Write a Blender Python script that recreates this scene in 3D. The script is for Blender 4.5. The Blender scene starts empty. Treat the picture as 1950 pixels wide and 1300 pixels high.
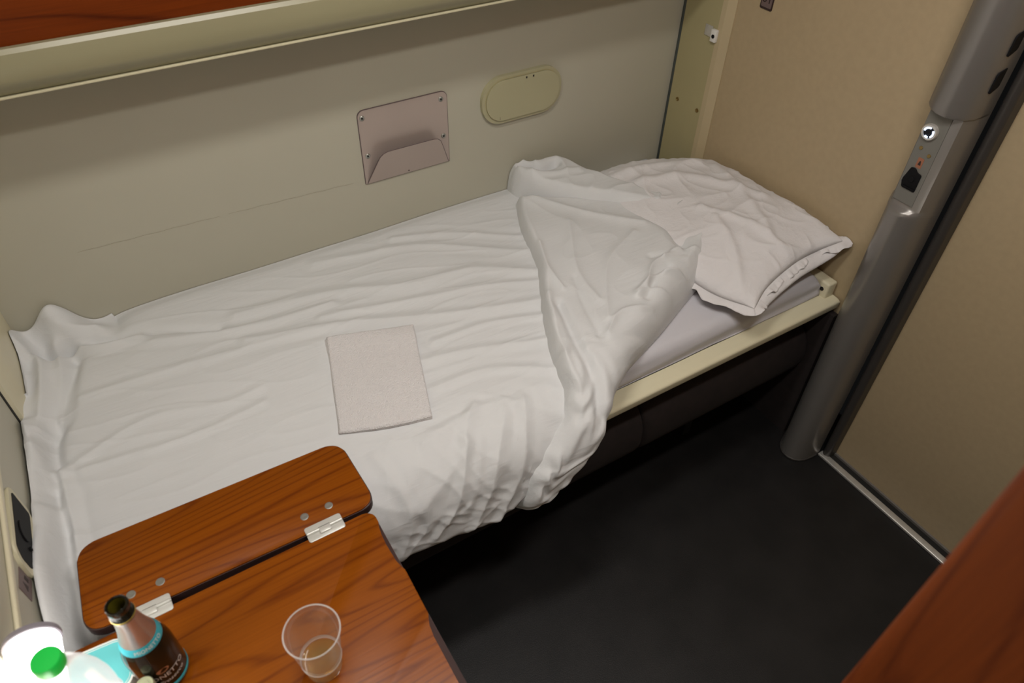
import bpy, bmesh, math, random
import numpy as np
from mathutils import Matrix, Vector
PI = math.pi
C = bpy.context.scene.collection
# ------------------------------------------------------------------ camera, light, exposure
cam_d = bpy.data.cameras.new('camera')
cam = bpy.data.objects.new('camera', cam_d)
C.objects.link(cam)
RX = (0.85084, -0.524988, 0.021413)
RY = (-0.350046, -0.596765, -0.722038)
RZ = (0.39184, 0.606844, -0.691522)
cam.matrix_world = Matrix(((RX[0], -RY[0], -RZ[0], 0.31), (RX[1], -RY[1], -RZ[1], -1.6),
                           (RX[2], -RY[2], -RZ[2], 1.84), (0, 0, 0, 1)))
cam_d.sensor_width = 36.0
cam_d.lens = 25.512
cam_d.clip_start = 0.01
cam_d.dof.use_dof = True
cam_d.dof.focus_distance = 1.75
cam_d.dof.aperture_fstop = 4.5
bpy.context.scene.camera = cam
vs = bpy.context.scene.view_settings
bpy.context.scene.display_settings.display_device = 'sRGB'
vs.view_transform = 'Standard'; vs.look = 'None'; vs.gamma = 1.0; vs.use_curve_mapping = False
vs.exposure = -0.05
w = bpy.data.worlds.new('world'); bpy.context.scene.world = w
w.use_nodes = True
w.node_tree.nodes['Background'].inputs[0].default_value = (0.02, 0.02, 0.02, 1)
w.node_tree.nodes['Background'].inputs[1].default_value = 0.2

def area(name, loc, sx, sy, power, col, rot=(0, 0, 0)):
    d = bpy.data.lights.new(name, 'AREA'); d.shape = 'RECTANGLE'; d.size = sx; d.size_y = sy
    d.energy = power; d.color = col
    o = bpy.data.objects.new(name, d); C.objects.link(o); o.location = loc; o.rotation_euler = rot
    return o
# the ceiling lamp of the compartment (the fixture is built further down)
area('ceiling_lamp_light', (0.62, -0.85, 2.235), 0.75, 0.12, 7.8, (1.0, 0.97, 0.93))
area('second_lamp_light', (0.95, -1.42, 2.235), 0.55, 0.10, 10.0, (1.0, 0.97, 0.93))

# ------------------------------------------------------------------ materials
def mat(name, col, rough=0.5, metal=0.0, var=0.04, vscale=6.0, bump=0.0, bscale=60.0, spec=0.5, **kw):
    m = bpy.data.materials.new(name); m.use_nodes = True
    nt = m.node_tree; b = nt.nodes['Principled BSDF']
    b.inputs['Roughness'].default_value = rough; b.inputs['Metallic'].default_value = metal
    b.inputs['Specular IOR Level'].default_value = spec
    for k, v in kw.items(): b.inputs[k.replace('_', ' ')].default_value = v
    tc = nt.nodes.new('ShaderNodeTexCoord')
    n = nt.nodes.new('ShaderNodeTexNoise'); n.inputs['Scale'].default_value = vscale; n.inputs['Detail'].default_value = 5
    nt.links.new(tc.outputs['Object'], n.inputs['Vector'])
    r = nt.nodes.new('ShaderNodeValToRGB')
    r.color_ramp.elements[0].color = (*[c * (1 - var) for c in col], 1); r.color_ramp.elements[0].position = 0.3
    r.color_ramp.elements[1].color = (*[min(1, c * (1 + var)) for c in col], 1); r.color_ramp.elements[1].position = 0.7
    nt.links.new(n.outputs['Fac'], r.inputs['Fac']); nt.links.new(r.outputs['Color'], b.inputs['Base Color'])
    if bump:
        n2 = nt.nodes.new('ShaderNodeTexNoise'); n2.inputs['Scale'].default_value = bscale; n2.inputs['Detail'].default_value = 4
        nt.links.new(tc.outputs['Object'], n2.inputs['Vector'])
        bp = nt.nodes.new('ShaderNodeBump'); bp.inputs['Strength'].default_value = bump; bp.inputs['Distance'].default_value = 0.002
        nt.links.new(n2.outputs['Fac'], bp.inputs['Height']); nt.links.new(bp.outputs['Normal'], b.inputs['Normal'])
    return m

def wood(name, dark, light, rough, axis=0, scale=1.0, spec=0.4):
    m = bpy.data.materials.new(name); m.use_nodes = True
    nt = m.node_tree; b = nt.nodes['Principled BSDF']; L = nt.links.new
    tc = nt.nodes.new('ShaderNodeTexCoord'); mp = nt.nodes.new('ShaderNodeMapping')
    s = [9.0, 9.0, 9.0]; s[axis] = 0.6
    mp.inputs['Scale'].default_value = [k * scale for k in s]
    L(tc.outputs['Object'], mp.inputs['Vector'])
    n = nt.nodes.new('ShaderNodeTexNoise'); n.inputs['Scale'].default_value = 0.9; n.inputs['Detail'].default_value = 1.5
    n.inputs['Roughness'].default_value = 0.4
    L(mp.outputs[0], n.inputs['Vector'])
    mu = nt.nodes.new('ShaderNodeMath'); mu.operation = 'MULTIPLY'; mu.inputs[1].default_value = 22.0; L(n.outputs['Fac'], mu.inputs[0])
    fr = nt.nodes.new('ShaderNodeMath'); fr.operation = 'PINGPONG'; fr.inputs[1].default_value = 0.5; L(mu.outputs[0], fr.inputs[0])
    rp = nt.nodes.new('ShaderNodeValToRGB'); L(fr.outputs[0], rp.inputs['Fac'])
    e = rp.color_ramp.elements
    e[0].position = 0.0; e[0].color = (0, 0, 0, 1); e[1].position = 0.16; e[1].color = (0.85, 0.85, 0.85, 1)
    x = rp.color_ramp.elements.new(0.5); x.color = (1, 1, 1, 1)
    mp2 = nt.nodes.new('ShaderNodeMapping'); s2 = [260.0, 260.0, 260.0]; s2[axis] = 7.0
    mp2.inputs['Scale'].default_value = s2; L(tc.outputs['Object'], mp2.inputs['Vector'])
    n2 = nt.nodes.new('ShaderNodeTexNoise'); n2.inputs['Scale'].default_value = 1.0; n2.inputs['Detail'].default_value = 3
    L(mp2.outputs[0], n2.inputs['Vector'])
    mix = nt.nodes.new('ShaderNodeMix'); mix.data_type = 'FLOAT'; mix.inputs[0].default_value = 0.55
    L(rp.outputs['Color'], mix.inputs[2]); L(n2.outputs['Fac'], mix.inputs[3])
    n3 = nt.nodes.new('ShaderNodeTexNoise'); n3.inputs['Scale'].default_value = 0.35; L(mp.outputs[0], n3.inputs['Vector'])
    ad = nt.nodes.new('ShaderNodeMath'); ad.operation = 'MULTIPLY_ADD'; ad.inputs[1].default_value = 0.5; ad.inputs[2].default_value = -0.2
    L(n3.outputs['Fac'], ad.inputs[0])
    ad2 = nt.nodes.new('ShaderNodeMath'); ad2.operation = 'ADD'; L(mix.outputs[0], ad2.inputs[0]); L(ad.outputs[0], ad2.inputs[1])
    cr = nt.nodes.new('ShaderNodeValToRGB'); L(ad2.outputs[0], cr.inputs['Fac'])
    cr.color_ramp.elements[0].position = 0.2; cr.color_ramp.elements[0].color = (*dark, 1)
    cr.color_ramp.elements[1].position = 0.85; cr.color_ramp.elements[1].color = (*light, 1)
    L(cr.outputs['Color'], b.inputs['Base Color'])
    b.inputs['Roughness'].default_value = rough; b.inputs['Specular IOR Level'].default_value = spec
    bp = nt.nodes.new('ShaderNodeBump'); bp.inputs['Strength'].default_value = 0.12; bp.inputs['Distance'].default_value = 0.0006
    L(n2.outputs['Fac'], bp.inputs['Height']); L(bp.outputs['Normal'], b.inputs['Normal'])
    return m

def cloth_mat(name, col, weave=900.0, wr=0.5, wscale=(7, 22, 22), fuzz=0.0):
    m = bpy.data.materials.new(name); m.use_nodes = True
    nt = m.node_tree; b = nt.nodes['Principled BSDF']; L = nt.links.new
    b.inputs['Base Color'].default_value = (*col, 1); b.inputs['Roughness'].default_value = 0.9
    b.inputs['Specular IOR Level'].default_value = 0.15
    b.inputs['Sheen Weight'].default_value = 0.15; b.inputs['Sheen Roughness'].default_value = 0.5
    tc = nt.nodes.new('ShaderNodeTexCoord')
    mp = nt.nodes.new('ShaderNodeMapping'); mp.inputs['Scale'].default_value = wscale; L(tc.outputs['Object'], mp.inputs['Vector'])
    n = nt.nodes.new('ShaderNodeTexNoise'); n.inputs['Scale'].default_value = 1.0; n.inputs['Detail'].default_value = 5; n.inputs['Roughness'].default_value = 0.55
    n.inputs['Distortion'].default_value = 0.25
    L(mp.outputs[0], n.inputs['Vector'])
    # sharp creases: 1-|2n-1|
    a = nt.nodes.new('ShaderNodeMath'); a.operation = 'PINGPONG'; a.inputs[1].default_value = 0.5; L(n.outputs['Fac'], a.inputs[0])
    b1 = nt.nodes.new('ShaderNodeBump'); b1.inputs['Strength'].default_value = wr; b1.inputs['Distance'].default_value = 0.012
    L(a.outputs[0], b1.inputs['Height'])
    n2 = nt.nodes.new('ShaderNodeTexNoise'); n2.inputs['Scale'].default_value = weave; L(tc.outputs['Object'], n2.inputs['Vector'])
    b2 = nt.nodes.new('ShaderNodeBump'); b2.inputs['Strength'].default_value = 0.25 + fuzz; b2.inputs['Distance'].default_value = 0.0006 + fuzz * 0.002
    L(n2.outputs['Fac'], b2.inputs['Height']); L(b1.outputs['Normal'], b2.inputs['Normal']); L(b2.outputs['Normal'], b.inputs['Normal'])
    return m

def thin_clear(name, col, gloss=0.08, frost=0.0, fcol=(0.9, 0.9, 0.9)):
    m = bpy.data.materials.new(name); m.use_nodes = True
    nt = m.node_tree; L = nt.links.new; nt.nodes.remove(nt.nodes['Principled BSDF'])
    out = nt.nodes['Material Output']
    tr = nt.nodes.new('ShaderNodeBsdfTransparent')
    tc = nt.nodes.new('ShaderNodeTexCoord'); nz = nt.nodes.new('ShaderNodeTexNoise'); nz.inputs['Scale'].default_value = 25
    L(tc.outputs['Object'], nz.inputs['Vector'])
    cr = nt.nodes.new('ShaderNodeValToRGB'); L(nz.outputs['Fac'], cr.inputs['Fac'])
    cr.color_ramp.elements[0].color = (*[c * 0.97 for c in col], 1); cr.color_ramp.elements[1].color = (*col, 1)
    L(cr.outputs['Color'], tr.inputs['Color'])
    gl = nt.nodes.new('ShaderNodeBsdfGlossy'); gl.inputs['Roughness'].default_value = 0.06
    df = nt.nodes.new('ShaderNodeBsdfDiffuse'); df.inputs['Color'].default_value = (*fcol, 1)
    tl = nt.nodes.new('ShaderNodeBsdfTranslucent'); tl.inputs['Color'].default_value = (*fcol, 1)
    dt = nt.nodes.new('ShaderNodeMixShader'); L(df.outputs[0], dt.inputs[1]); L(tl.outputs[0], dt.inputs[2])
    fr = nt.nodes.new('ShaderNodeLayerWeight'); fr.inputs['Blend'].default_value = 0.35
    mx = nt.nodes.new('ShaderNodeMixShader'); mul = nt.nodes.new('ShaderNodeMath'); mul.operation = 'MULTIPLY_ADD'
    mul.inputs[1].default_value = 0.55; mul.inputs[2].default_value = gloss; L(fr.outputs['Facing'], mul.inputs[0])
    sq = nt.nodes.new('ShaderNodeMath'); sq.operation = 'POWER'; sq.inputs[1].default_value = 2.0; L(fr.outputs['Facing'], sq.inputs[0])
    L(sq.outputs[0], mul.inputs[0])
    L(mul.outputs[0], mx.inputs[0]); L(tr.outputs[0], mx.inputs[1]); L(gl.outputs[0], mx.inputs[2])
    m2 = nt.nodes.new('ShaderNodeMixShader'); m2.inputs[0].default_value = frost
    L(mx.outputs[0], m2.inputs[1]); L(dt.outputs[0], m2.inputs[2]); L(m2.outputs[0], out.inputs['Surface'])
    return m

def emit(name, col, s):
    m = bpy.data.materials.new(name); m.use_nodes = True
    nt = m.node_tree; b = nt.nodes['Principled BSDF']
    b.inputs['Base Color'].default_value = (*col, 1)
    b.inputs['Emission Color'].default_value = (*col, 1); b.inputs['Emission Strength'].default_value = s
    return m

CREAM = (0.66, 0.61, 0.44)
M = dict(
    wall=mat('wall_laminate', (0.45, 0.43, 0.345), 0.42, var=0.025, vscale=2.5),
    endwall=mat('tan_laminate', (0.43, 0.335, 0.205), 0.45, var=0.03, vscale=60),
    cream=mat('cream_paint', CREAM, 0.35, var=0.03, vscale=4),
    hatch=mat('cream_hatch_plastic', (0.40, 0.375, 0.235), 0.4, var=0.02),
    rail_shaded=mat('berth_rail_shaded', (0.275, 0.255, 0.155), 0.32, var=0.03, vscale=4),  # upper rail cream, darkened: its weaker light is put into the colour
    cream2=mat('cream_plastic', (0.56, 0.52, 0.36), 0.4, var=0.02),
    olive=mat('cream_panel_paint', (0.38, 0.335, 0.18), 0.4, var=0.04, vscale=4),
    moulding=mat('tan_edge_moulding', (0.46, 0.375, 0.23), 0.4, var=0.03),
    scuff=mat('scuff_mark', (0.33, 0.30, 0.22), 0.6),
    floor=mat('charcoal_vinyl', (0.0095, 0.0085, 0.0083), 0.5, var=0.35, vscale=9, bump=0.25, bscale=350, spec=0.35),
    dark=mat('dark_gap', (0.01, 0.009, 0.008), 0.8),
    ceil=mat('ceiling_paint', (0.55, 0.52, 0.45), 0.6),
    grey=mat('grey_metallic_paint', (0.24, 0.225, 0.21), 0.28, metal=0.4, var=0.03),
    grey2=mat('dark_grey_stile', (0.06, 0.054, 0.05), 0.38, metal=0.3, var=0.03),
    gpanel=mat('grey_control_plate', (0.19, 0.185, 0.165), 0.45, metal=0.2, var=0.03),
    rubber=mat('grey_green_rubber', (0.055, 0.065, 0.06), 0.6),
    chrome=mat('brushed_steel', (0.66, 0.64, 0.60), 0.34, metal=0.6, var=0.06, vscale=80),
    plate=mat('satin_aluminium_plate', (0.47, 0.39, 0.35), 0.38, metal=0.35, var=0.04, vscale=5),
    plate_edge=mat('plate_edge', (0.16, 0.12, 0.12), 0.5, metal=0.3),
    screw=mat('steel_screw', (0.40, 0.41, 0.38), 0.35, metal=0.8),
    brass=mat('brass_screw', (0.32, 0.22, 0.08), 0.35, metal=0.8),
    hinge=mat('white_metal_hinge', (0.62, 0.62, 0.58), 0.35, metal=0.3),
    edge=mat('dark_brown_edging', (0.045, 0.022, 0.02), 0.45),
    black=mat('black_plastic', (0.008, 0.008, 0.009), 0.6, spec=0.12),
    sticker=mat('mauve_sticker', (0.15, 0.105, 0.10), 0.5),
    sticker_dark=mat('sticker_print', (0.03, 0.015, 0.013), 0.6),
    orange=mat('orange_sticker', (0.33, 0.13, 0.07), 0.5),
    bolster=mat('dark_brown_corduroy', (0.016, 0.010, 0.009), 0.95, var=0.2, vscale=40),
    foil=mat('silver_foil', (0.62, 0.57, 0.56), 0.28, metal=0.9, bump=0.15, bscale=140),
    teal=mat('teal_print', (0.03, 0.36, 0.44), 0.35),
    teal2=mat('teal_lid', (0.12, 0.50, 0.53), 0.35),
    white=mat('white_plastic', (0.78, 0.77, 0.73), 0.4),
    paper=mat('white_paper', (0.72, 0.74, 0.74), 0.8),
    green=mat('green_plastic', (0.008, 0.58, 0.07), 0.35, bump=0.1),
    gold=mat('gold_line', (0.55, 0.42, 0.10), 0.3, metal=0.6),
    copper=mat('copper_print', (0.45, 0.22, 0.12), 0.35, metal=0.3),
    ink=mat('silver_lettering', (0.72, 0.68, 0.63), 0.35, metal=0.2),
    capm=mat('green_gold_cap', (0.42, 0.43, 0.28), 0.35, metal=0.5),
    glassd=mat('dark_green_glass', (0.008, 0.007, 0.004), 0.07, spec=0.3, Coat_Weight=0.1, Coat_Roughness=0.03),
    inglass=mat('olive_glass_inside', (0.075, 0.062, 0.006), 0.15),
    wood=wood('cherry_laminate', (0.115, 0.022, 0.001), (0.235, 0.060, 0.002), 0.30, spec=0.2),
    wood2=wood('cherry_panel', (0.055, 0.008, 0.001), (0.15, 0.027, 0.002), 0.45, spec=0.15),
    wood3=wood('cherry_wardrobe', (0.13, 0.025, 0.004), (0.235, 0.052, 0.008), 0.5, axis=2, scale=0.8, spec=0.25),
    duvet=cloth_mat('white_cotton', (0.64, 0.645, 0.65), wr=0.28, wscale=(4, 24, 24)),
    pillow=cloth_mat('white_pillowcase', (0.68, 0.66, 0.665), wr=0.5, wscale=(13, 16, 16)),
    sheet=cloth_mat('fitted_sheet', (0.55, 0.535, 0.565), wr=0.12, wscale=(3, 9, 9)),
    towel=cloth_mat('terry_towel', (0.68, 0.655, 0.655), weave=380, wr=0.08, fuzz=0.9),
    clear=thin_clear('clear_plastic', (0.96, 0.95, 0.94), 0.09, 0.10),
    frost=thin_clear('frosted_plastic', (0.93, 0.92, 0.91), 0.06, 0.55),
    wine=thin_clear('pale_wine', (0.92, 0.74, 0.36), 0.10, 0.22, (0.8, 0.6, 0.25)),
    pet=thin_clear('clear_water_bottle', (0.95, 0.97, 0.98), 0.12, 0.28, (0.95, 0.95, 0.97)),
    diffuser=emit('lamp_diffuser', (1.0, 0.97, 0.92), 10.0),
    ceil_diff=emit('ceiling_diffuser', (1.0, 0.94, 0.85), 6.0),
    led=emit('led_ring', (0.62, 0.76, 1.0), 4.0),
    lampgrey=mat('lamp_end_grey', (0.22, 0.20, 0.23), 0.4),
)

# ------------------------------------------------------------------ helpers
def thing(name, label, cat, loc=(0, 0, 0), rotz=0, group=None):
    o = bpy.data.objects.new(name, None); C.objects.link(o)
    o.location = loc; o.rotation_euler = (0, 0, rotz); o['label'] = label; o['category'] = cat
    if group: o['group'] = group
    return o
def tag(o, label, cat, group=None):
    o['label'] = label; o['category'] = cat
    if group: o['group'] = group
    return o
def obj(name, bm, m, parent=None, smooth=True, angle=35):
    me = bpy.data.meshes.new(name)
    if isinstance(bm, tuple): me.from_pydata(*bm[:3]) if len(bm) > 2 else me.from_pydata(bm[0], [], bm[1])
    else:
        bmesh.ops.recalc_face_normals(bm, faces=bm.faces); bm.to_mesh(me); bm.free()
    me.materials.append(m)
    if smooth:
        me.polygons.foreach_set('use_smooth', [True] * len(me.polygons))
        try: me.set_sharp_from_angle(angle=math.radians(angle))
        except Exception: pass
    me.update()
    o = bpy.data.objects.new(name, me); C.objects.link(o)
    if parent: o.parent = parent
    return o
def struct(name, bm, m, parent=None, **k):
    o = obj(name, bm, m, parent, **k)
    if not parent: o['kind'] = 'structure'
    return o
def box(bm, lo, hi, bev=0.0, seg=2):
    r = bmesh.ops.create_cube(bm, size=1.0)
    v = r['verts']
    for p in v: p.co = Vector([(lo[i] + hi[i]) / 2 + p.co[i] * (hi[i] - lo[i]) for i in range(3)])
    if bev:
        es = list({e for p in v for e in p.link_edges})
        bmesh.ops.bevel(bm, geom=es, offset=bev, segments=seg, affect='EDGES', profile=0.5)
    return bm
def nb(): return bmesh.new()
def prism(bm, pts, lo, hi, axis=2, bev=0.0, seg=2):
    """polygon pts (2D) swept along axis from lo to hi; bevel rounds the hi/lo rims"""
    def mk(p, h):
        if axis == 2: return (p[0], p[1], h)
        if axis == 0: return (h, p[0], p[1])
        return (p[0], h, p[1])
    a = [bm.verts.new(mk(p, lo)) for p in pts]; b = [bm.verts.new(mk(p, hi)) for p in pts]
    n = len(pts)
    f1 = bm.faces.new(a[::-1]); f2 = bm.faces.new(b)
    for i in range(n): bm.faces.new((a[i], a[(i + 1) % n], b[(i + 1) % n], b[i]))
    if bev:
        es = list(set(f1.edges) | set(f2.edges))
        bmesh.ops.bevel(bm, geom=es, offset=bev, segments=seg, affect='EDGES', profile=0.5)
    return bm
def rrect(x0, y0, x1, y1, r, n=8):
    r4 = r if isinstance(r, (list, tuple)) else [r] * 4
    out = []
    for (cx, cy, a0), rr in zip(((x1, y1, 0), (x0, y1, 90), (x0, y0, 180), (x1, y0, 270)), r4):
        sx = cx - rr if cx == x1 else cx + rr; sy = cy - rr if cy == y1 else cy + rr
        for k in range(n + 1):
            a = math.radians(a0 + 90 * k / n); out.append((sx + rr * math.cos(a), sy + rr * math.sin(a)))
    return out
def roundpoly(pts, r, n=6):
    out = []; N = len(pts)
    for i in range(N):
        p = np.array(pts[i]); a = np.array(pts[i - 1]); b = np.array(pts[(i + 1) % N])
        u = a - p; v = b - p; lu = np.linalg.norm(u); lv = np.linalg.norm(v)
        d = min(r, lu * .45, lv * .45); s = p + u / lu * d; e = p + v / lv * d
        for k in range(n + 1):
            t = k / n; q = (1 - t) ** 2 * s + 2 * t * (1 - t) * p + t * t * e; out.append(tuple(q))
    return out
def lathe(bm, prof, c=(0, 0, 0), n=48, axis=2, a0=0.0, a1=2 * PI):
    full = abs(a1 - a0 - 2 * PI) < 1e-6
    rings = []
    cnt = n if full else n + 1
    for r, z in prof:
        ring = []
        if r < 1e-6:
            p = [0, 0, 0]; p[axis] = z
            v = bm.verts.new([p[i] + c[i] for i in range(3)]); ring = [v] * cnt
        else:
            for k in range(cnt):
                a = a0 + (a1 - a0) * k / n
                if axis == 2: p = (r * math.cos(a), r * math.sin(a), z)
                elif axis == 0: p = (z, r * math.cos(a), r * math.sin(a))
                else: p = (r * math.sin(a), z, r * math.cos(a))
                ring.append(bm.verts.new([p[i] + c[i] for i in range(3)]))
        rings.append(ring)
    for i in range(len(rings) - 1):
        A, B = rings[i], rings[i + 1]
        for k in range(n):
            k2 = (k + 1) % cnt
            vs_ = []
            for v in (A[k], A[k2], B[k2], B[k]):
                if v not in vs_: vs_.append(v)
            if len(vs_) > 2:
                try: bm.faces.new(vs_)
                except ValueError: pass
    return bm
def cyl(bm, c, r, h0, h1, axis=2, bev=0.0, n=32):
    pr = [(0, h0), (r - bev, h0), (r, h0 + bev), (r, h1 - bev), (r - bev, h1), (0, h1)]
    return lathe(bm, pr, c, n, axis)
def tube(bm, pts, r, n=10):
    prev = None
    for i, p in enumerate(pts):
        p = Vector(p)
        d = (Vector(pts[min(i + 1, len(pts) - 1)]) - Vector(pts[max(i - 1, 0)])).normalized()
        u = d.cross(Vector((0, 0, 1)));
        if u.length < 1e-3: u = d.cross(Vector((0, 1, 0)))
        u.normalize(); v = d.cross(u)
        ring = [bm.verts.new(p + r * (math.cos(2 * PI * k / n) * u + math.sin(2 * PI * k / n) * v)) for k in range(n)]
        if prev:
            for k in range(n): bm.faces.new((prev[k], prev[(k + 1) % n], ring[(k + 1) % n], ring[k]))
        else: bm.faces.new(ring)
        prev = ring
    bm.faces.new(prev)
    return bm
def loft(bm, rings):
    R_ = [[bm.verts.new(p) for p in r] for r in rings]
    n = len(R_[0])
    for a, b in zip(R_, R_[1:]):
        for k in range(n): bm.faces.new((a[k], a[(k + 1) % n], b[(k + 1) % n], b[k]))
    bm.faces.new(R_[0][::-1]); bm.faces.new(R_[-1])
    return bm
_text_cache = []
def text_mesh(s, size, extrude=0.0002, italic=0.0):
    cu = bpy.data.curves.new('txt', 'FONT'); cu.body = s; cu.size = size; cu.extrude = extrude
    cu.align_x = 'CENTER'; cu.align_y = 'CENTER'; cu.shear = italic; cu.resolution_u = 3
    o = bpy.data.objects.new('txt', cu); C.objects.link(o)
    bpy.context.view_layer.update()
    me = bpy.data.meshes.new_from_object(o.evaluated_get(bpy.context.evaluated_depsgraph_get()))
    v = [tuple(p.co) for p in me.vertices]; f = [tuple(p.vertices) for p in me.polygons]
    bpy.data.objects.remove(o); bpy.data.curves.remove(cu); bpy.data.meshes.remove(me)
    return v, f

# numpy gradient noise ------------------------------------------------
_rng = np.random.RandomState(7)
_G = _rng.randn(64, 64, 2); _G /= np.linalg.norm(_G, axis=-1, keepdims=True)
def pn(x, y):
    xi = np.floor(x).astype(int); yi = np.floor(y).astype(int); fx = x - xi; fy = y - yi
    u = fx * fx * fx * (fx * (fx * 6 - 15) + 10); v = fy * fy * fy * (fy * (fy * 6 - 15) + 10)
    def g(i, j, dx, dy):
        q = _G[(xi + i) % 64, (yi + j) % 64]; return q[..., 0] * dx + q[..., 1] * dy
    a = g(0, 0, fx, fy); b = g(1, 0, fx - 1, fy); c = g(0, 1, fx, fy - 1); d = g(1, 1, fx - 1, fy - 1)
    return (a * (1 - u) + b * u) * (1 - v) + (c * (1 - u) + d * u) * v
def ridged(x, y): return 1 - np.minimum(1, np.abs(pn(x, y)) * 3.2)
def dist_poly(X, S, pts):
    best = np.full(X.shape, 9.0)
    for a, b in zip(pts, pts[1:]):
        a = np.array(a, float); b = np.array(b, float); d = b - a; L2 = (d ** 2).sum() + 1e-9
        t = np.clip(((X - a[0]) * d[0] + (S - a[1]) * d[1]) / L2, 0, 1)
        best = np.minimum(best, np.hypot(X - a[0] - t * d[0], S - a[1] - t * d[1]))
    return best
def smoothpath(pts, n):
    """Catmull-Rom through pts, n samples, arc-length spaced"""
    P = np.array(pts, float); P = np.vstack([2 * P[0] - P[1], P, 2 * P[-1] - P[-2]]); out = []
    for i in range(1, len(P) - 2):
        for t in np.linspace(0, 1, 24, endpoint=False):
            out.append(.5 * ((2 * P[i]) + (-P[i - 1] + P[i + 1]) * t + (2 * P[i - 1] - 5 * P[i] + 4 * P[i + 1] - P[i + 2]) * t * t + (-P[i - 1] + 3 * P[i] - 3 * P[i + 1] + P[i + 2]) * t ** 3))
    out.append(P[-2]); Q = np.array(out); L = np.concatenate([[0], np.cumsum(np.linalg.norm(np.diff(Q, axis=0), axis=1))])
    tt = np.linspace(0, L[-1], n)
    return np.stack([np.interp(tt, L, Q[:, k]) for k in range(Q.shape[1])], -1)
def prof(x): x = np.clip(x, 0, 1); return np.sqrt(np.maximum(0, 1 - (1 - x) ** 2))
def grid_faces(nu, nv, off=0):
    i, j = np.meshgrid(np.arange(nu - 1), np.arange(nv - 1), indexing='ij'); a = (i * nv + j).ravel() + off
    return np.stack([a, a + 1, a + nv + 1, a + nv], -1)
# surface of the made bed in (x along the bed, s across it): flat on top, rolling over the front edge
def bed_base(S):
    r = 0.07; th80 = math.radians(80)
    th = np.clip((S - 0.72) / r, 0, th80)
    e = np.maximum(0, S - 0.72 - r * th80)
    flat = np.minimum(S, 0.72)
    y = -flat - r * np.sin(th); z = 0.55 + r * np.cos(th)
    ny = -np.sin(th); nz = np.cos(th)
    return y - e * nz, z + e * ny, ny, nz
def on_bed(X, S, H):
    y, z, ny, nz = bed_base(S)
    return np.stack([X, y + H * ny, z + H * nz], -1)
def npmesh(name, parts, m, parent=None):
    V = []; F = []; o = 0
    for P, nu, nv in parts:
        V.append(P.reshape(-1, 3)); F.append(grid_faces(nu, nv, o)); o += nu * nv
    V = np.vstack(V); F = np.vstack(F)
    me = bpy.data.meshes.new(name); me.vertices.add(len(V)); me.vertices.foreach_set('co', V.ravel())
    me.loops.add(F.size); me.polygons.add(len(F)); me.loops.foreach_set('vertex_index', F.ravel())
    me.polygons.foreach_set('loop_start', np.arange(0, F.size, 4)); me.polygons.foreach_set('loop_total', np.full(len(F), 4))
    me.polygons.foreach_set('use_smooth', np.ones(len(F), bool))
    me.materials.append(m); me.update(calc_edges=True); me.validate()
    o_ = bpy.data.objects.new(name, me); C.objects.link(o_)
    if parent: o_.parent = parent
    return o_

XL = 1.921; WX = -0.02
# ------------------------------------------------------------------ setting
struct('floor', box(nb(), (-0.1, -2.0, -0.05), (2.12, 0.06, 0)), M['floor'], smooth=False)
struct('ceiling', box(nb(), (-0.1, -2.0, 2.26), (2.12, 0.06, 2.31)), M['ceil'], smooth=False)
struct('wall_back', box(nb(), (-0.1, 0, 0), (2.12, 0.05, 2.26)), M['wall'], smooth=False)
wb = bpy.data.objects['wall_back']
for (xa, za), (xb, zb) in (((0.19, 0.849), (0.50, 0.8405)), ((0.52, 0.840), (0.84, 0.828))):
    bm = nb(); n_ = 24
    pp = [(xa + (xb - xa) * k / n_, za + (zb - za) * k / n_ + 0.0008 * math.sin(k * 1.3)) for k in range(n_ + 1)]
    up = [bm.verts.new((x, -0.0003, z + 0.0005)) for x, z in pp]; dn = [bm.verts.new((x, -0.0003, z - 0.0003)) for x, z in pp]
    for k in range(n_): bm.faces.new((up[k], up[k + 1], dn[k + 1], dn[k]))
    obj('scratch', bm, M['scuff'], wb, smooth=False)
struct('wall_left', box(nb(), (-0.1, -2.0, 0), (WX, 0, 2.26)), M['wall'], smooth=False)
struct('wall_right', box(nb(), (XL, -0.86, 0), (XL + 0.05, 0, 2.26)), M['endwall'], smooth=False)
struct('wall_front', box(nb(), (-0.1, -2.0, 0), (2.12, -1.95, 2.26)), M['wall'], smooth=False)
# corner post at the window end
bm = prism(nb(), [(WX, 0), (0.0, 0), (0.0, -0.195), (-0.002, -0.215), (-0.008, -0.24), (-0.012, -0.272), (WX, -0.275)], 0, 2.26)
struct('trim_1', bm, M['cream'])
struct('trim_2', box(nb(), (WX - 0.001, -0.286, 0), (WX + 0.0015, -0.276, 2.26)), M['dark'], smooth=False)
# window sill moulding
bm = nb()
box(bm, (WX, -1.95, 0.838), (WX + 0.007, -0.30, 0.852), 0.003, 3)
struct('trim_3', bm, M['cream'])
# rubber seal in the corner
struct('trim_4', box(nb(), (XL - 0.022, -0.012, 0), (XL - 0.004, 0, 2.26), 0.004), M['rubber'])
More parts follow.
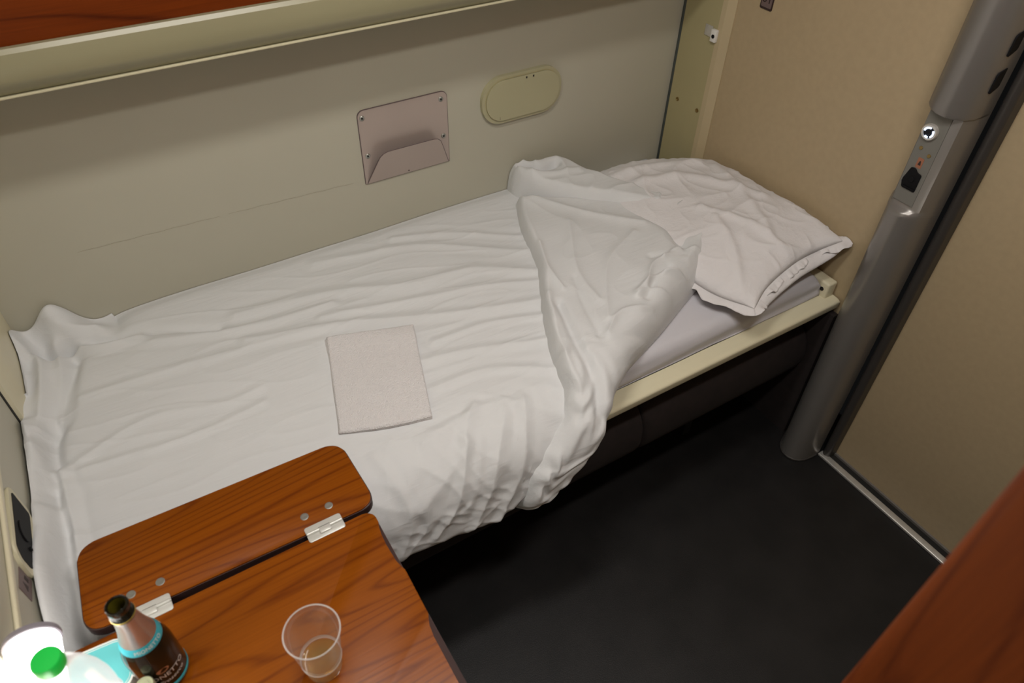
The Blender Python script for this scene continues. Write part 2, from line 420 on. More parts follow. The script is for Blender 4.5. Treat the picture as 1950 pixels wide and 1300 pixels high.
# door post: rounded grey column in front of the end wall
nose = [(XL, -0.803), (1.895, -0.8095), (1.870, -0.8208), (1.850, -0.8310), (1.838, -0.843), (1.829, -0.860), (1.828, -0.880),
        (1.836, -0.897), (1.850, -0.909), (1.868, -0.916), (1.892, -0.919), (1.912, -0.9205), (1.925, -0.9205), (1.925, -0.803)]
def ring(z, cut=None, grow=0.0):
    out = []
    cx, cy = 1.885, -0.862
    for x, y in nose:
        if grow and x < 1.9 and y > -0.92:
            d = math.hypot(x - cx, y - cy); x, y = x + (x - cx) / d * grow, y + (y - cy) / d * grow * (0.6 if y < cy else 1)
        if cut and x < cut: x = cut
        if cut and cut > 1.84 and y > -0.87 and x < XL: y -= 0.0035
        out.append((x, y, z))
    return out
zs = [(0, None, 0), (0.905, None, 0), (0.913, None, 0.001), (0.918, 1.834, 0), (0.923, 1.841, 0), (0.929, 1.848, 0), (1.152, 1.848, 0), (1.153, None, 0.0), (1.154, None, 0.004), (1.160, None, 0.0065), (2.26, None, 0.0065)]
struct('trim_5', loft(nb(), [ring(*a) for a in zs]), M['grey'], angle=50)
# base ring of the post on the floor
bm = nb(); tube(bm, [(x - 0.001 if x < 1.9 else x, y, 0.004) for x, y in nose[:12]], 0.0035, 8)
struct('trim_6', bm, M['grey2'])
# threshold strip and track gap
struct('trim_7', box(nb(), (1.918, -1.95, 0), (1.940, -0.922, 0.010), 0.003, 3), M['chrome'])
struct('trim_8', box(nb(), (1.940, -1.95, 0), (1.962, -0.925, 0.003), 0.0), M['dark'], smooth=False)
# sliding door
door = bpy.data.objects.new('door_1', None); C.objects.link(door); door.location = (1.97, -0.95, 0.0); door['kind'] = 'structure'
def rel(o, p):   # keep world placement for parts built in world coordinates
    o.parent = p; o.matrix_parent_inverse = Matrix.Translation(p.location).inverted() if not p.rotation_euler[2] else (Matrix.Translation(p.location) @ Matrix.Rotation(p.rotation_euler[2], 4, 'Z')).inverted()
    return o
rel(obj('door_panel', box(nb(), (1.968, -1.95, 0.012), (2.0, -0.951, 2.26)), M['endwall'], smooth=False), door)
rel(obj('door_bottom_strip', box(nb(), (1.9615, -1.95, 0.004), (1.9678, -0.951, 0.012)), M['grey'], smooth=False), door)
bm = prism(nb(), roundpoly([(1.980, -0.925), (1.934, -0.925), (1.926, -0.938), (1.934, -0.951), (1.966, -0.9512), (1.980, -0.9512)], 0.008, 5), 0.004, 2.26)
rel(obj('door_stile', bm, M['grey2'], angle=60), door)

# ------------------------------------------------------------------ ceiling lamp fixture
t = thing('ceiling_light', 'rectangular ceiling lamp with milky diffuser above the middle of the compartment', 'lamp', (0.62, -0.85, 2.26))
rel(obj('housing', box(nb(), (0.2, -0.95, 2.247), (1.04, -0.75, 2.26), 0.004), M['cream']), t)
rel(obj('diffuser', box(nb(), (0.23, -0.925, 2.238), (1.01, -0.775, 2.246), 0.003), M['ceil_diff']), t)

t = thing('ceiling_light', 'short ceiling lamp with milky diffuser near the wardrobe', 'lamp', (0.95, -1.42, 2.26))
rel(obj('housing', box(nb(), (0.62, -1.50, 2.247), (1.28, -1.34, 2.26), 0.004), M['cream']), t)
rel(obj('diffuser', box(nb(), (0.65, -1.48, 2.238), (1.25, -1.36, 2.246), 0.003), M['ceil_diff']), t)

# ------------------------------------------------------------------ control plate on the door post
t = thing('control_panel', 'grey switch plate with lit blue-white round button on the door post', 'switch panel', (1.848, -0.865, 0.94))
PX = 1.848
bm = prism(nb(), [(-0.8375, 0.932), (-0.8375, 1.150), (-0.889, 1.150), (-0.889, 0.932)], PX - 0.0015, PX, axis=0)
rel(obj('plate', bm, M['gpanel'], smooth=False), t)
b = rel(obj('button', lathe(nb(), [(0.0185, PX), (0.0185, PX - 0.006), (0.0165, PX - 0.009), (0.013, PX - 0.009), (0.0125, PX - 0.006), (0, PX - 0.006)], (0, -0.856, 1.105), 40, 0), M['chrome']), t)
bm = nb()
for a0, a1 in ((0.15, 1.75), (2.5, 4.0), (4.6, 5.2)):
    seg = [(0, -0.856 + 0.0103 * math.cos(a0 + (a1 - a0) * k / 8), 1.105 + 0.0103 * math.sin(a0 + (a1 - a0) * k / 8)) for k in range(9)]
    tube(bm, [(PX - 0.0085, p[1], p[2]) for p in seg], 0.0019, 8)
g = obj('light_ring', bm, M['led']); g.parent = b
g = obj('button_face', cyl(nb(), (0, -0.856, 1.105), 0.0128, PX - 0.0066, PX - 0.0058, 0, 0, 24), M['black']); g.parent = b
for y, z in ((-0.8516, 1.065), (-0.8755, 1.056)):
    bm = lathe(nb(), [(0.0042, PX - 0.0015), (0.004, PX - 0.003), (0.0025, PX - 0.0035), (0, PX - 0.0028)], (0, y, z), 20, 0)
    rel(obj('screw', bm, M['brass']), t)
s = rel(obj('sticker', prism(nb(), rrect(-0.870, 1.021, -0.856, 1.045, 0.002, 3), PX - 0.002, PX - 0.001, axis=0), M['orange'], smooth=False), t)
bm = prism(nb(), [(-0.8665, 1.028), (-0.8600, 1.028), (-0.8600, 1.030), (-0.8620, 1.038), (-0.8645, 1.038), (-0.8665, 1.030)], PX - 0.0023, PX - 0.002, axis=0)
g = obj('bell_print', bm, M['sticker_dark']); g.parent = s
bm = prism(nb(), roundpoly([(-0.846, 0.966), (-0.841, 0.984), (-0.8465, 1.002), (-0.850, 1.018), (-0.862, 1.019), (-0.866, 1.012), (-0.880, 1.010), (-0.880, 0.966)], 0.004, 3), PX - 0.0045, PX - 0.001, axis=0, bev=0.0015)
s = rel(obj('socket', bm, M['black']), t)
bm = nb()
cyl(bm, (0, -0.862, 0.992), 0.007, PX - 0.0062, PX - 0.004, 0, 0.0008, 20); box(bm, (PX - 0.0062, -0.878, 0.970), (PX - 0.004, -0.848, 0.973))
g = obj('socket_insert', bm, M['black']); g.parent = s
# strike slots in the post flank
for k, (x0, z0) in enumerate(((1.880, 1.236), (1.880, 1.311))):
    o = obj('strike_slot', prism(nb(), roundpoly([(1.868, z0 - 0.026), (1.868, z0 + 0.016), (1.893, z0 + 0.026), (1.893, z0 - 0.014)], 0.005, 4), -0.9235, -0.915, axis=1), M['black'])
    tag(o, ['black latch slot in the grey door post, the lower one nearer the light button', 'black latch slot in the grey door post, the upper one near the photo edge'][k], 'latch slot', 'latch slots in the door post')

# ------------------------------------------------------------------ cream panel on the end wall beside the corner
EP = XL - 0.022
t = thing('end_panel', 'olive cream upright panel with steel catch beside the grey corner seal', 'wall panel', (EP, -0.1, 0.0))
bm = prism(nb(), [(XL, -0.013), (EP, -0.013), (EP, -0.152), (EP + 0.002, -0.158), (EP + 0.004, -0.164), (XL - 0.004, -0.182), (XL, -0.182)], 0.0, 2.26)
rel(obj('panel_board', bm, M['olive'], angle=20), t)
bm = prism(nb(), [(EP - 0.0012, -0.1515), (EP + 0.0005, -0.1515), (EP + 0.0045, -0.1642), (XL - 0.003, -0.184), (XL, -0.184), (XL, -0.1855), (XL - 0.0045, -0.1855), (EP + 0.002, -0.1655)], 0.0, 2.26)
rel(obj('edge_moulding', bm, M['moulding'], angle=20), t)
for y in (-0.048, -0.149 + 0.012):
    bm = lathe(nb(), [(0.0065, EP), (0.006, EP - 0.0015), (0.0035, EP - 0.001), (0.003, EP - 0.0002), (0, EP - 0.0002)], (0, y, 0.833), 24, 0)
    rel(obj('screw', bm, M['brass']), t)
l = rel(obj('catch_plate', box(nb(), (EP - 0.003, -0.134, 1.052), (EP, -0.106, 1.082), 0.001), M['chrome']), t)
bm = nb(); box(bm, (EP - 0.011, -0.158, 1.045), (EP - 0.0, -0.138, 1.079), 0.002)
g = rel(obj('catch_block', bm, M['white']), t)
g2 = obj('catch_hole', cyl(nb(), (0, -0.149, 1.061), 0.0055, EP - 0.0125, EP - 0.0105, 0, 0.0005, 20), M['black']); g2.parent = g
g2.matrix_parent_inverse = Matrix(); 
# numbered tag on the end wall
t = thing('number_tag', 'small dark framed number plate high on the tan end wall', 'plate', (XL, -0.278, 1.17))
rel(obj('tag_plate', prism(nb(), rrect(-0.300, 1.169, -0.259, 1.245, 0.004, 4), XL - 0.002, XL, axis=0), M['sticker_dark'], smooth=False), t)
rel(obj('tag_face', prism(nb(), rrect(-0.2965, 1.1745, -0.2625, 1.2415, 0.003, 4), XL - 0.0026, XL - 0.002, axis=0), M['sticker'], smooth=False), t)
v, f = text_mesh('61', 0.034)
v = [(XL - 0.0028 - p[2], -0.279 - p[0], 1.196 + p[1]) for p in v]
rel(obj('number', (v, f), M['sticker_dark'], smooth=False), t)

# ------------------------------------------------------------------ upper berth folded against the back wall
t = thing('upper_berth', 'folded upper berth with reddish wooden underside and cream metal rail', 'berth', (0.0, -0.175, 1.29))
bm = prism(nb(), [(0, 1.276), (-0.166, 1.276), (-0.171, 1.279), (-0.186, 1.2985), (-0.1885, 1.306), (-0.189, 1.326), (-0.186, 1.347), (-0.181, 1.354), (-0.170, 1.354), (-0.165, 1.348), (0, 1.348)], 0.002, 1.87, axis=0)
rel(obj('rail', bm, M['rail_shaded'], angle=25), t)
bm = nb(); box(bm, (0.002, -0.1745, 1.2725), (1.87, -0.166, 1.2765), 0.0012)
rel(obj('rail_lip', bm, M['cream2']), t)
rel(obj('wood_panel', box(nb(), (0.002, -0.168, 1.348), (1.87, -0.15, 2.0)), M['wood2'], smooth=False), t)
rel(obj('berth_frame', box(nb(), (0.002, -0.149, 1.348), (1.87, -0.0, 1.99)), M['cream'], smooth=False), t)

# ------------------------------------------------------------------ literature pocket on the back wall
t = thing('literature_pocket', 'pinkish metal wall pocket with four screws above the middle of the bed', 'wall pocket', (0.996, 0, 0.93))
outer = rrect(0.872, 0.815, 1.120, 1.018, [0.018, 0.018, 0.002, 0.002])
inner = rrect(0.8735, 0.8165, 1.1185, 1.0165, [0.017, 0.017, 0.002, 0.002])
rel(obj('back_plate_rim', prism(nb(), outer, -0.003, 0, axis=1), M['plate_edge'], smooth=False), t)
rel(obj('back_plate', prism(nb(), inner, -0.0038, -0.003, axis=1), M['plate'], smooth=False), t)
# pouch: sloping front sheet, hinged at the bottom edge
pts = [(0.876, 0.816)] + [tuple(p) for p in smoothpath([(0.876, 0.816), (0.905, 0.888), (0.914, 0.903), (0.930, 0.910)], 10)[1:]] + \
      [tuple(p) for p in smoothpath([(1.062, 0.910), (1.078, 0.905), (1.086, 0.893), (1.117, 0.816)], 10)]
def pouch(off, sc=0.0, th=0.0016):
    bm = nb(); A = []; B = []
    cx, cz = 0.996, 0.86
    for x, z in pts:
        x = cx + (x - cx) * (1 - sc); z = cz + (z - cz) * (1 - sc)
        y = -0.004 - (z - 0.816) / 0.094 * 0.030 - off
        A.append(bm.verts.new((x, y, z))); B.append(bm.verts.new((x, y + th, z)))
    bm.faces.new(A); bm.faces.new(B[::-1])
    for i in range(len(A)): bm.faces.new((A[i], A[(i + 1) % len(A)], B[(i + 1) % len(B)], B[i]))
    return bm
p = rel(obj('pouch', pouch(0.0), M['plate_edge'], smooth=False), t)
g = obj('pouch_face', pouch(0.0005, 0.018, 0.0004), M['plate'], smooth=False); rel(g, p); g.matrix_parent_inverse = Matrix()
for x, z in ((0.884, 0.998), (1.101, 0.998), (0.887, 0.895), (1.104, 0.895)):
    bm = nb(); lathe(bm, [(0.0068, -0.0035), (0.0066, -0.0052), (0.005, -0.0062), (0.003, -0.006), (0.0028, -0.0048), (0, -0.0048)], (x, 0, z), 24, 1)
    s = rel(obj('screw', bm, M['screw']), t)
    g = obj('screw_socket', cyl(nb(), (x, 0, z), 0.0024, -0.0056, -0.0048, 1, 0, 12), M['dark']); g.parent = s
bm = lathe(nb(), [(0.0028, -0.006), (0.002, -0.0085), (0, -0.009)], (0.995, 0, 0.824), 12, 1)
rel(obj('rivet', bm, M['plate_edge']), t)

# ------------------------------------------------------------------ oval hatch
t = thing('oval_cover', 'cream oblong plastic cover on the back wall above the folded duvet corner', 'wall cover', (1.346, 0, 0.955))
def stadium(x0, x1, z0, z1, r, n=14): return rrect(x0, z0, x1, z1, r, n)
rel(obj('cover_frame', prism(nb(), stadium(1.219, 1.474, 0.890, 1.022, 0.062), -0.012, 0, axis=1, bev=0.005, seg=4), M['hatch'], angle=60), t)
rel(obj('cover_groove', prism(nb(), stadium(1.2285, 1.4665, 0.898, 1.0145, 0.056), -0.0126, -0.0118, axis=1), M['olive']), t)
rel(obj('cover_lid', prism(nb(), stadium(1.2300, 1.4650, 0.8995, 1.0130, 0.055), -0.017, -0.012, axis=1, bev=0.003, seg=4), M['hatch'], angle=60), t)
for x in (1.352, 1.374):
    rel(obj('clip_mark', box(nb(), (x, -0.0178, 1.004), (x + 0.004, -0.0168, 1.009)), M['dark'], smooth=False), t)
rel(obj('clip_mark', box(nb(), (1.272, -0.0175, 0.9035), (1.2726, -0.0168, 0.912)), M['dark'], smooth=False), t)

# ------------------------------------------------------------------ socket and sticker on the window wall
t = thing('wall_socket', 'black recessed socket in a cream surround on the window wall beside the duvet', 'socket', (WX, -0.65, 0.77))
hexo = [(-0.568, 0.815), (-0.566, 0.728), (-0.585, 0.722), (-0.712, 0.742), (-0.730, 0.760), (-0.726, 0.805), (-0.708, 0.826), (-0.655, 0.823)]
hexi = [(-0.577, 0.806), (-0.577, 0.736), (-0.700, 0.752), (-0.716, 0.764), (-0.716, 0.799), (-0.702, 0.816), (-0.657, 0.812)]
rel(obj('surround', prism(nb(), roundpoly(hexo, 0.012, 5), WX, WX + 0.006, axis=0, bev=0.003, seg=3), M['cream2']), t)
s = rel(obj('socket_face', prism(nb(), roundpoly(hexi, 0.008, 5), WX + 0.005, WX + 0.0068, axis=0), M['black']), t)
bm = nb(); cyl(bm, (0, -0.645, 0.778), 0.020, WX + 0.0068, WX + 0.009, 0, 0.001, 24); box(bm, (WX + 0.0068, -0.675, 0.758), (WX + 0.010, -0.671, 0.766))
g = obj('socket_insert', bm, M['black']); g.parent = s
t = thing('warning_sticker', 'mauve sticker with dark pictograms below the black wall socket', 'sticker', (WX, -0.747, 0.785))
rel(obj('sticker_sheet', prism(nb(), [(-0.731, 0.802), (-0.731, 0.757), (-0.777, 0.768), (-0.777, 0.812)], WX, WX + 0.0012, axis=0), M['sticker'], smooth=False), t)
bm = nb(); prism(bm, [(-0.738, 0.786), (-0.738, 0.772), (-0.746, 0.774), (-0.746, 0.789)], WX + 0.0012, WX + 0.0016, axis=0)
prism(bm, [(-0.756, 0.796), (-0.754, 0.776), (-0.766, 0.780)], WX + 0.0012, WX + 0.0016, axis=0)
rel(obj('pictograms', bm, M['sticker_dark'], smooth=False), t)

# ------------------------------------------------------------------ wardrobe edge near the camera
t = thing('wardrobe', 'reddish wooden wardrobe with rounded vertical edge close to the camera', 'wardrobe', (0.75, -1.7, 0))
pl = roundpoly([(0.752, -1.535), (0.752, -1.945), (1.10, -1.945), (1.10, -1.535)], 0.012, 5)
rel(obj('carcass', prism(nb(), pl, 0.0, 2.2), M['wood3']), t)
rel(obj('plinth', box(nb(), (0.765, -1.94, 0.0), (1.09, -1.552, 0.004)), M['dark'], smooth=False), t)

# ------------------------------------------------------------------ lower berth frame
t = thing('lower_berth', 'cream metal frame of the lower berth running under the mattress', 'bed frame', (0.0, -0.40, 0.50))
fr = roundpoly([(-0.738, 0.552), (-0.780, 0.550), (-0.790, 0.545), (-0.788, 0.520), (-0.770, 0.512), (-0.738, 0.512)], 0.006, 4)
rel(obj('front_rail', prism(nb(), fr, 0.0, 1.914, axis=0), M['cream'], angle=50), t)
rel(obj('base_board', box(nb(), (0.0, -0.738, 0.505), (1.874, -0.002, 0.52)), M['cream'], smooth=False), t)
bm = nb(); box(bm, (1.878, -0.762, 0.520), (1.914, -0.195, 0.598), 0.006, 3)
e_ = rel(obj('end_rail', bm, M['cream']), t)
g = obj('rail_hole', cyl(nb(), (0, -0.744, 0.575), 0.006, 1.8765, 1.879, 0, 0, 16), M['dark']); g.parent = e_
g.matrix_parent_inverse = e_.matrix_parent_inverse.copy(); g.matrix_parent_inverse = Matrix()
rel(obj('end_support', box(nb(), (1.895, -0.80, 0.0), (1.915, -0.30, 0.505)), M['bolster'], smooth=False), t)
# seat bolster below the berth
t = thing('seat_bolster', 'dark brown ribbed seat roll in the shade below the berth rail', 'seat', (0.0, -0.66, 0.22))
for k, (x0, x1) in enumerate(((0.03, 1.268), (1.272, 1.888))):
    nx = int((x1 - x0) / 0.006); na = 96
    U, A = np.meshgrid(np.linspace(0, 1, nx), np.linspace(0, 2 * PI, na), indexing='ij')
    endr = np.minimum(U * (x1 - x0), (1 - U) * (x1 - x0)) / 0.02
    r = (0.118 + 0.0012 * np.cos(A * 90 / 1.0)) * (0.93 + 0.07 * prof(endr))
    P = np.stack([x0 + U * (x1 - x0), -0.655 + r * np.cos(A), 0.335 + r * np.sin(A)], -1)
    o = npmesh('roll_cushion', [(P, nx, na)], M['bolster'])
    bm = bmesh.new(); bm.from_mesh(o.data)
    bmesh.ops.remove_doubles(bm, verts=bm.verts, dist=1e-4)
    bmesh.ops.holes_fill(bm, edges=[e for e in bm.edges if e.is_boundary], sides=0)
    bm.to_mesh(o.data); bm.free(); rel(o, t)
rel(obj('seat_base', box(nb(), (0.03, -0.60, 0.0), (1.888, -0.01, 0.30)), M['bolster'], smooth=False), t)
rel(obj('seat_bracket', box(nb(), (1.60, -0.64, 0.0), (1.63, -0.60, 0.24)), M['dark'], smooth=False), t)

# ------------------------------------------------------------------ mattress with fitted sheet
nx, ns = 180, 120
x0, x1 = 0.04, 1.873
U, S = np.meshgrid(np.linspace(0, 1, nx), np.linspace(0, 0.90, ns), indexing='ij')
Xm = x0 + U * (x1 - x0)
rr = 0.030
yb = -np.minimum(S, 0.708); th = np.clip((S - 0.708) / rr, 0, PI / 2); e = np.maximum(0, S - 0.708 - rr * PI / 2)
de = np.minimum(1, prof((x1 - Xm) / 0.03))
Z = (0.617 - rr + rr * np.cos(th) - e); Y = yb - rr * np.sin(th) - 0.004
wv = 0.003 * pn(Xm * 4, S * 9) + 0.0035 * np.sin((S - 0.76 + 0.25 * (Xm - 1.2) * 0.2) * 130) * np.exp(-((S - 0.785) / 0.03) ** 2)
Z = np.maximum(Z, 0.553); Y = np.where(Z <= 0.5531, Y + np.minimum(e, 0.05) * 0.0, Y)
Z = 0.585 + (Z - 0.585) * np.where(Z > 0.585, de, 1) + wv * (Z > 0.56)
Y = Y - wv * np.sin(th)
matt = npmesh('mattress', [(np.stack([Xm, Y, np.maximum(Z, 0.5525)], -1), nx, ns)], M['sheet'])
tag(matt, 'mattress in a smooth pale fitted sheet showing between folded duvet and rail', 'mattress')
bm = bmesh.new(); bm.from_mesh(matt.data)
r = bmesh.ops.extrude_edge_only(bm, edges=[e for e in bm.edges if e.is_boundary])
for v in r['geom']:
    if isinstance(v, bmesh.types.BMVert): v.co.z = 0.5205
bmesh.ops.holes_fill(bm, edges=[e for e in bm.edges if e.is_boundary], sides=0)
bm.to_mesh(matt.data); bm.free()

# ------------------------------------------------------------------ duvet
RIDGES = [  # polyline in (x, s), height, width
    ([(0.106, 0.098), (0.296, 0.178), (0.484, 0.236), (0.66, 0.25)], 0.008, 0.016),
    ([(0.092, 0.26), (0.274, 0.278), (0.472, 0.304), (0.636, 0.336)], 0.006, 0.014),
    ([(0.026, 0.448), (0.202, 0.396), (0.34, 0.434), (0.43, 0.432)], 0.005, 0.013),
    ([(0.038, 0.456), (0.152, 0.472), (0.28, 0.486), (0.416, 0.478)], 0.005, 0.012),
    ([(1.152, 0.398), (1.018, 0.306), (0.852, 0.282), (0.66, 0.206), (0.45, 0.174)], 0.009, 0.020),
    ([(1.16, 0.44), (1.0, 0.38), (0.80, 0.33), (0.62, 0.29)], 0.007, 0.014),
    ([(1.102, 0.498), (0.88, 0.424), (0.65, 0.334), (0.444, 0.276)], 0.009, 0.017),
    ([(1.046, 0.618), (0.876, 0.558), (0.754, 0.536)], 0.008, 0.015),
    ([(1.086, 0.546), (0.95, 0.50), (0.816, 0.494)], 0.007, 0.013),
    ([(1.178, 0.308), (0.948, 0.148), (0.682, 0.074)], 0.007, 0.018),
    ([(1.20, 0.24), (1.05, 0.14), (0.90, 0.08)], 0.006, 0.014),
    ([(1.008, 0.704), (0.878, 0.628), (0.738, 0.618)], 0.007, 0.014),
    ([(0.958, 0.77), (0.85, 0.72), (0.776, 0.72), (0.66, 0.73)], 0.007, 0.012),
    ([(0.90, 0.73), (0.84, 0.80), (0.80, 0.86), (0.764, 0.92)], 0.010, 0.013),
    ([(0.84, 0.74), (0.77, 0.80), (0.706, 0.90)], 0.009, 0.013),
    ([(0.74, 0.75), (0.69, 0.80), (0.622, 0.876)], 0.009, 0.012),
    ([(0.80, 0.70), (0.72, 0.76), (0.60, 0.80)], 0.007, 0.012),
    ([(0.56, 0.72), (0.58, 0.80), (0.545, 0.88)], 0.006, 0.012),
    # bunched corner against the window end
    ([(0.005, 0.02), (0.06, 0.02), (0.10, 0.05), (0.16, 0.05)], 0.022, 0.020),
    ([(0.0, 0.05), (0.035, 0.10), (0.03, 0.20), (0.01, 0.32)], 0.018, 0.014),
    ([(0.07, 0.07), (0.07, 0.16), (0.045, 0.30)], 0.012, 0.012),
    ([(-0.01, 0.30), (0.01, 0.48), (0.0, 0.70), (0.02, 0.9)], 0.016, 0.012),
    ([(0.03, 0.44), (0.035, 0.60), (0.03, 0.82), (0.05, 0.92)], 0.012, 0.011),
    ([(0.12, 0.10), (0.17, 0.13), (0.24, 0.13)], 0.008, 0.012)]
CREASES = [([(0.10, 0.085), (0.06, 0.09), (0.035, 0.075)], 0.028, 0.012), ([(0.10, 0.13), (0.055, 0.26), (0.02, 0.40), (0.008, 0.52)], 0.018, 0.018),
           ([(0.15, 0.09), (0.25, 0.12), (0.40, 0.20)], 0.008, 0.012), ([(0.015, 0.50), (0.018, 0.70), (0.02, 0.86)], 0.010, 0.010)]
nx, ns = 460, 340
s_lin = np.linspace(0.0, 1.0, ns)
def xr(s):  # right limit of the lower sheet, hidden under the fold
    return np.interp(s, [0.0, 0.1, 0.25, 0.4, 0.5, 0.6, 0.7, 0.76, 0.82, 0.88, 0.94], [1.38, 1.40, 1.35, 1.32, 1.28, 1.20, 1.10, 1.02, 0.94, 0.86, 0.815])
def hem(x): return np.interp(x, [0, 0.45, 0.56, 0.62, 0.672, 0.748, 0.80, 0.86, 1.0], [0.95, 0.94, 0.912, 0.918, 0.922, 0.940, 0.93, 0.90, 0.86])
# hem depends on x: iterate
U, V = np.meshgrid(np.linspace(0, 1, nx), s_lin, indexing='ij')
S = V * 0.93; X = -0.014 + U * (xr(S) + 0.014)
for _ in range(4):
    hm = hem(X) + 0.004 * pn(X * 30, X * 0 + 3.3); S = V * hm; X = -0.014 + U * (xr(S) + 0.014)
H = 0.055 + 0.007 * pn(X * 3 + 1.7, S * 5 + 0.3)
H += 0.0018 * (ridged(X * 4.0 + 5 + 0.6 * S, (S - 0.20 * X) * 15) ** 3 - 0.3) * np.clip((S - 0.02) / 0.1, 0, 1) * np.clip(1 - (S - 0.68) / 0.08, 0, 1)
# crumple on the hanging front
front = np.clip((S - 0.66) / 0.10, 0, 1)
wx = X + 0.03 * pn(X * 9, S * 9 + 8)
H += front * 0.0030 * (ridged((wx + 0.7 * S) * 11, (S - 0.5 * wx) * 8 + 4) ** 1.5 - 0.35) + front * 0.0028 * (ridged((wx - 0.9 * S) * 15 + 7, S * 12) ** 2 - 0.3)
for k_, (pts_, h, w_) in enumerate(RIDGES):
    if k_ < 18: h *= 0.6; w_ *= 0.75
    P_ = smoothpath(pts_, 26); L_ = len(P_)
    d = dist_poly(X, S, P_); d = d * (1 + 0.3 * pn(X * 5, S * 14))
    H += h * np.exp(-(d / w_) ** 1.5) - 0.3 * h * np.exp(-((d - 2.1 * w_) / w_) ** 2)
for pts_, h, w_ in CREASES:
    d = dist_poly(X, S, smoothpath(pts_, 20)); H -= h * np.exp(-(d / w_) ** 2)
def gb(cx, cs, rx, rs): return np.exp(-((X - cx) / rx) ** 2 - ((S - cs) / rs) ** 2)
H += 0.075 * gb(0.095, 0.012, 0.040, 0.035) + 0.035 * gb(0.0, 0.05, 0.022, 0.045) - 0.012 * gb(0.17, 0.03, 0.05, 0.04)
H += 0.045 * np.exp(-((X + 0.014) / 0.022) ** 2) * np.interp(S, [0, 0.1, 0.3, 0.5, 0.7, 0.95], [0.2, 0.4, 0.4, 0.9, 1.5, 1.6])
H += 0.03 * np.exp(-((X) / 0.10) ** 2) * np.clip((S - 0.6) / 0.2, 0, 1)
H -= 0.012 * np.exp(-(S / 0.03) ** 2) * (X > 0.2)
H += 0.010 * np.exp(-((S - 0.35) / 0.3) ** 2) * np.clip((X - 0.1) / 0.3, 0, 1)
H = np.maximum(H, 0.012)
hm = hem(X); dh = (hm - S)
H = H * (0.25 + 0.75 * prof(dh / 0.028))
main = on_bed(X, S, H)
main[..., 1] = np.minimum(main[..., 1], -0.002)
main[..., 0] = np.maximum(main[..., 0], np.where(main[..., 1] > -0.21, 0.0025, WX + 0.003))
parts_d = [(main, nx, ns)]
# folded-back corner lying over it
Lp = smoothpath([(1.272, 0.102), (1.214, 0.222), (1.16, 0.38), (1.08, 0.526), (1.018, 0.656), (0.990, 0.736), (0.955, 0.770), (0.915, 0.790), (0.855, 0.830), (0.815, 0.940)], 320)
Rp = smoothpath([(1.61, 0.335), (1.685, 0.385), (1.722, 0.455), (1.688, 0.516), (1.584, 0.584), (1.436, 0.648), (1.302, 0.706), (1.15, 0.762), (1.07, 0.80), (1.006, 0.858), (0.932, 0.912), (0.836, 0.950)], 320)
nv = 200
T = np.linspace(0, 1, 320)[:, None] * np.ones((1, nv)); Wv = np.linspace(0, 1, nv)[None, :] * np.ones((320, 1))
XS = Lp[:, None, :] * (1 - Wv[..., None]) + Rp[:, None, :] * Wv[..., None]
X = XS[..., 0]; S = XS[..., 1]
topedge = [(1.272, 0.102), (1.40, 0.18), (1.50, 0.255), (1.61, 0.335)]
dL = dist_poly(X, S, Lp[::4]); dR = dist_poly(X, S, Rp[::4]); dT = dist_poly(X, S, smoothpath(topedge, 20))
plate_h = np.interp(T, [0, 0.15, 0.5, 0.75, 1.0], [0.105, 0.100, 0.100, 0.092, 0.080])
H = plate_h + 0.008 * pn(X * 5 + 4, S * 6 + 2)
H += 0.0025 * (ridged(X * 6 + S * 4, S * 7 - X * 3) ** 2 - 0.3)
FR = [([(1.60, 0.40), (1.64, 0.45), (1.59, 0.53), (1.50, 0.58)], 0.006, 0.018), ([(1.56, 0.57), (1.50, 0.54), (1.44, 0.55)], 0.007, 0.009), ([(1.46, 0.625), (1.40, 0.60)], 0.007, 0.008), ([(1.38, 0.66), (1.33, 0.63), (1.29, 0.63)], 0.008, 0.009), ([(1.10, 0.52), (1.05, 0.63), (1.02, 0.72), (0.97, 0.76)], 0.009, 0.016),
      ([(1.25, 0.13), (1.20, 0.30), (1.13, 0.46), (1.07, 0.60)], 0.007, 0.020),
      ([(1.30, 0.15), (1.40, 0.30), (1.50, 0.40)], 0.007, 0.018), ([(1.32, 0.30), (1.22, 0.48), (1.20, 0.60)], 0.006, 0.014),
      ([(1.45, 0.42), (1.30, 0.50), (1.18, 0.66)], 0.006, 0.014), ([(1.50, 0.55), (1.40, 0.56), (1.33, 0.62)], 0.009, 0.012),
      ([(1.44, 0.61), (1.37, 0.60), (1.30, 0.62)], 0.009, 0.010), ([(1.30, 0.68), (1.22, 0.66), (1.15, 0.70)], 0.007, 0.011),
      ([(1.20, 0.34), (1.16, 0.44), (1.15, 0.52)], 0.006, 0.010)]
FC = [([(1.54, 0.36), (1.55, 0.44), (1.52, 0.54)], 0.016, 0.020), ([(1.11, 0.56), (1.08, 0.66), (1.055, 0.74), (1.03, 0.78)], 0.013, 0.012),
      ([(1.43, 0.585), (1.37, 0.60), (1.31, 0.645)], 0.007, 0.011), ([(1.50, 0.56), (1.42, 0.53)], 0.006, 0.012),
      ([(1.20, 0.50), (1.16, 0.60), (1.13, 0.70)], 0.005, 0.010)]
for pts_, h, w_ in FR:
    d = dist_poly(X, S, smoothpath(pts_, 20)) * (1 + 0.3 * pn(X * 10, S * 10)); H += 1.15 * h * np.exp(-(d / (0.85 * w_)) ** 1.4)
for pts_, h, w_ in FC:
    d = dist_poly(X, S, smoothpath(pts_, 20)) * (1 + 0.3 * pn(X * 14, S * 14)); H -= h * np.exp(-(d / w_) ** 2)
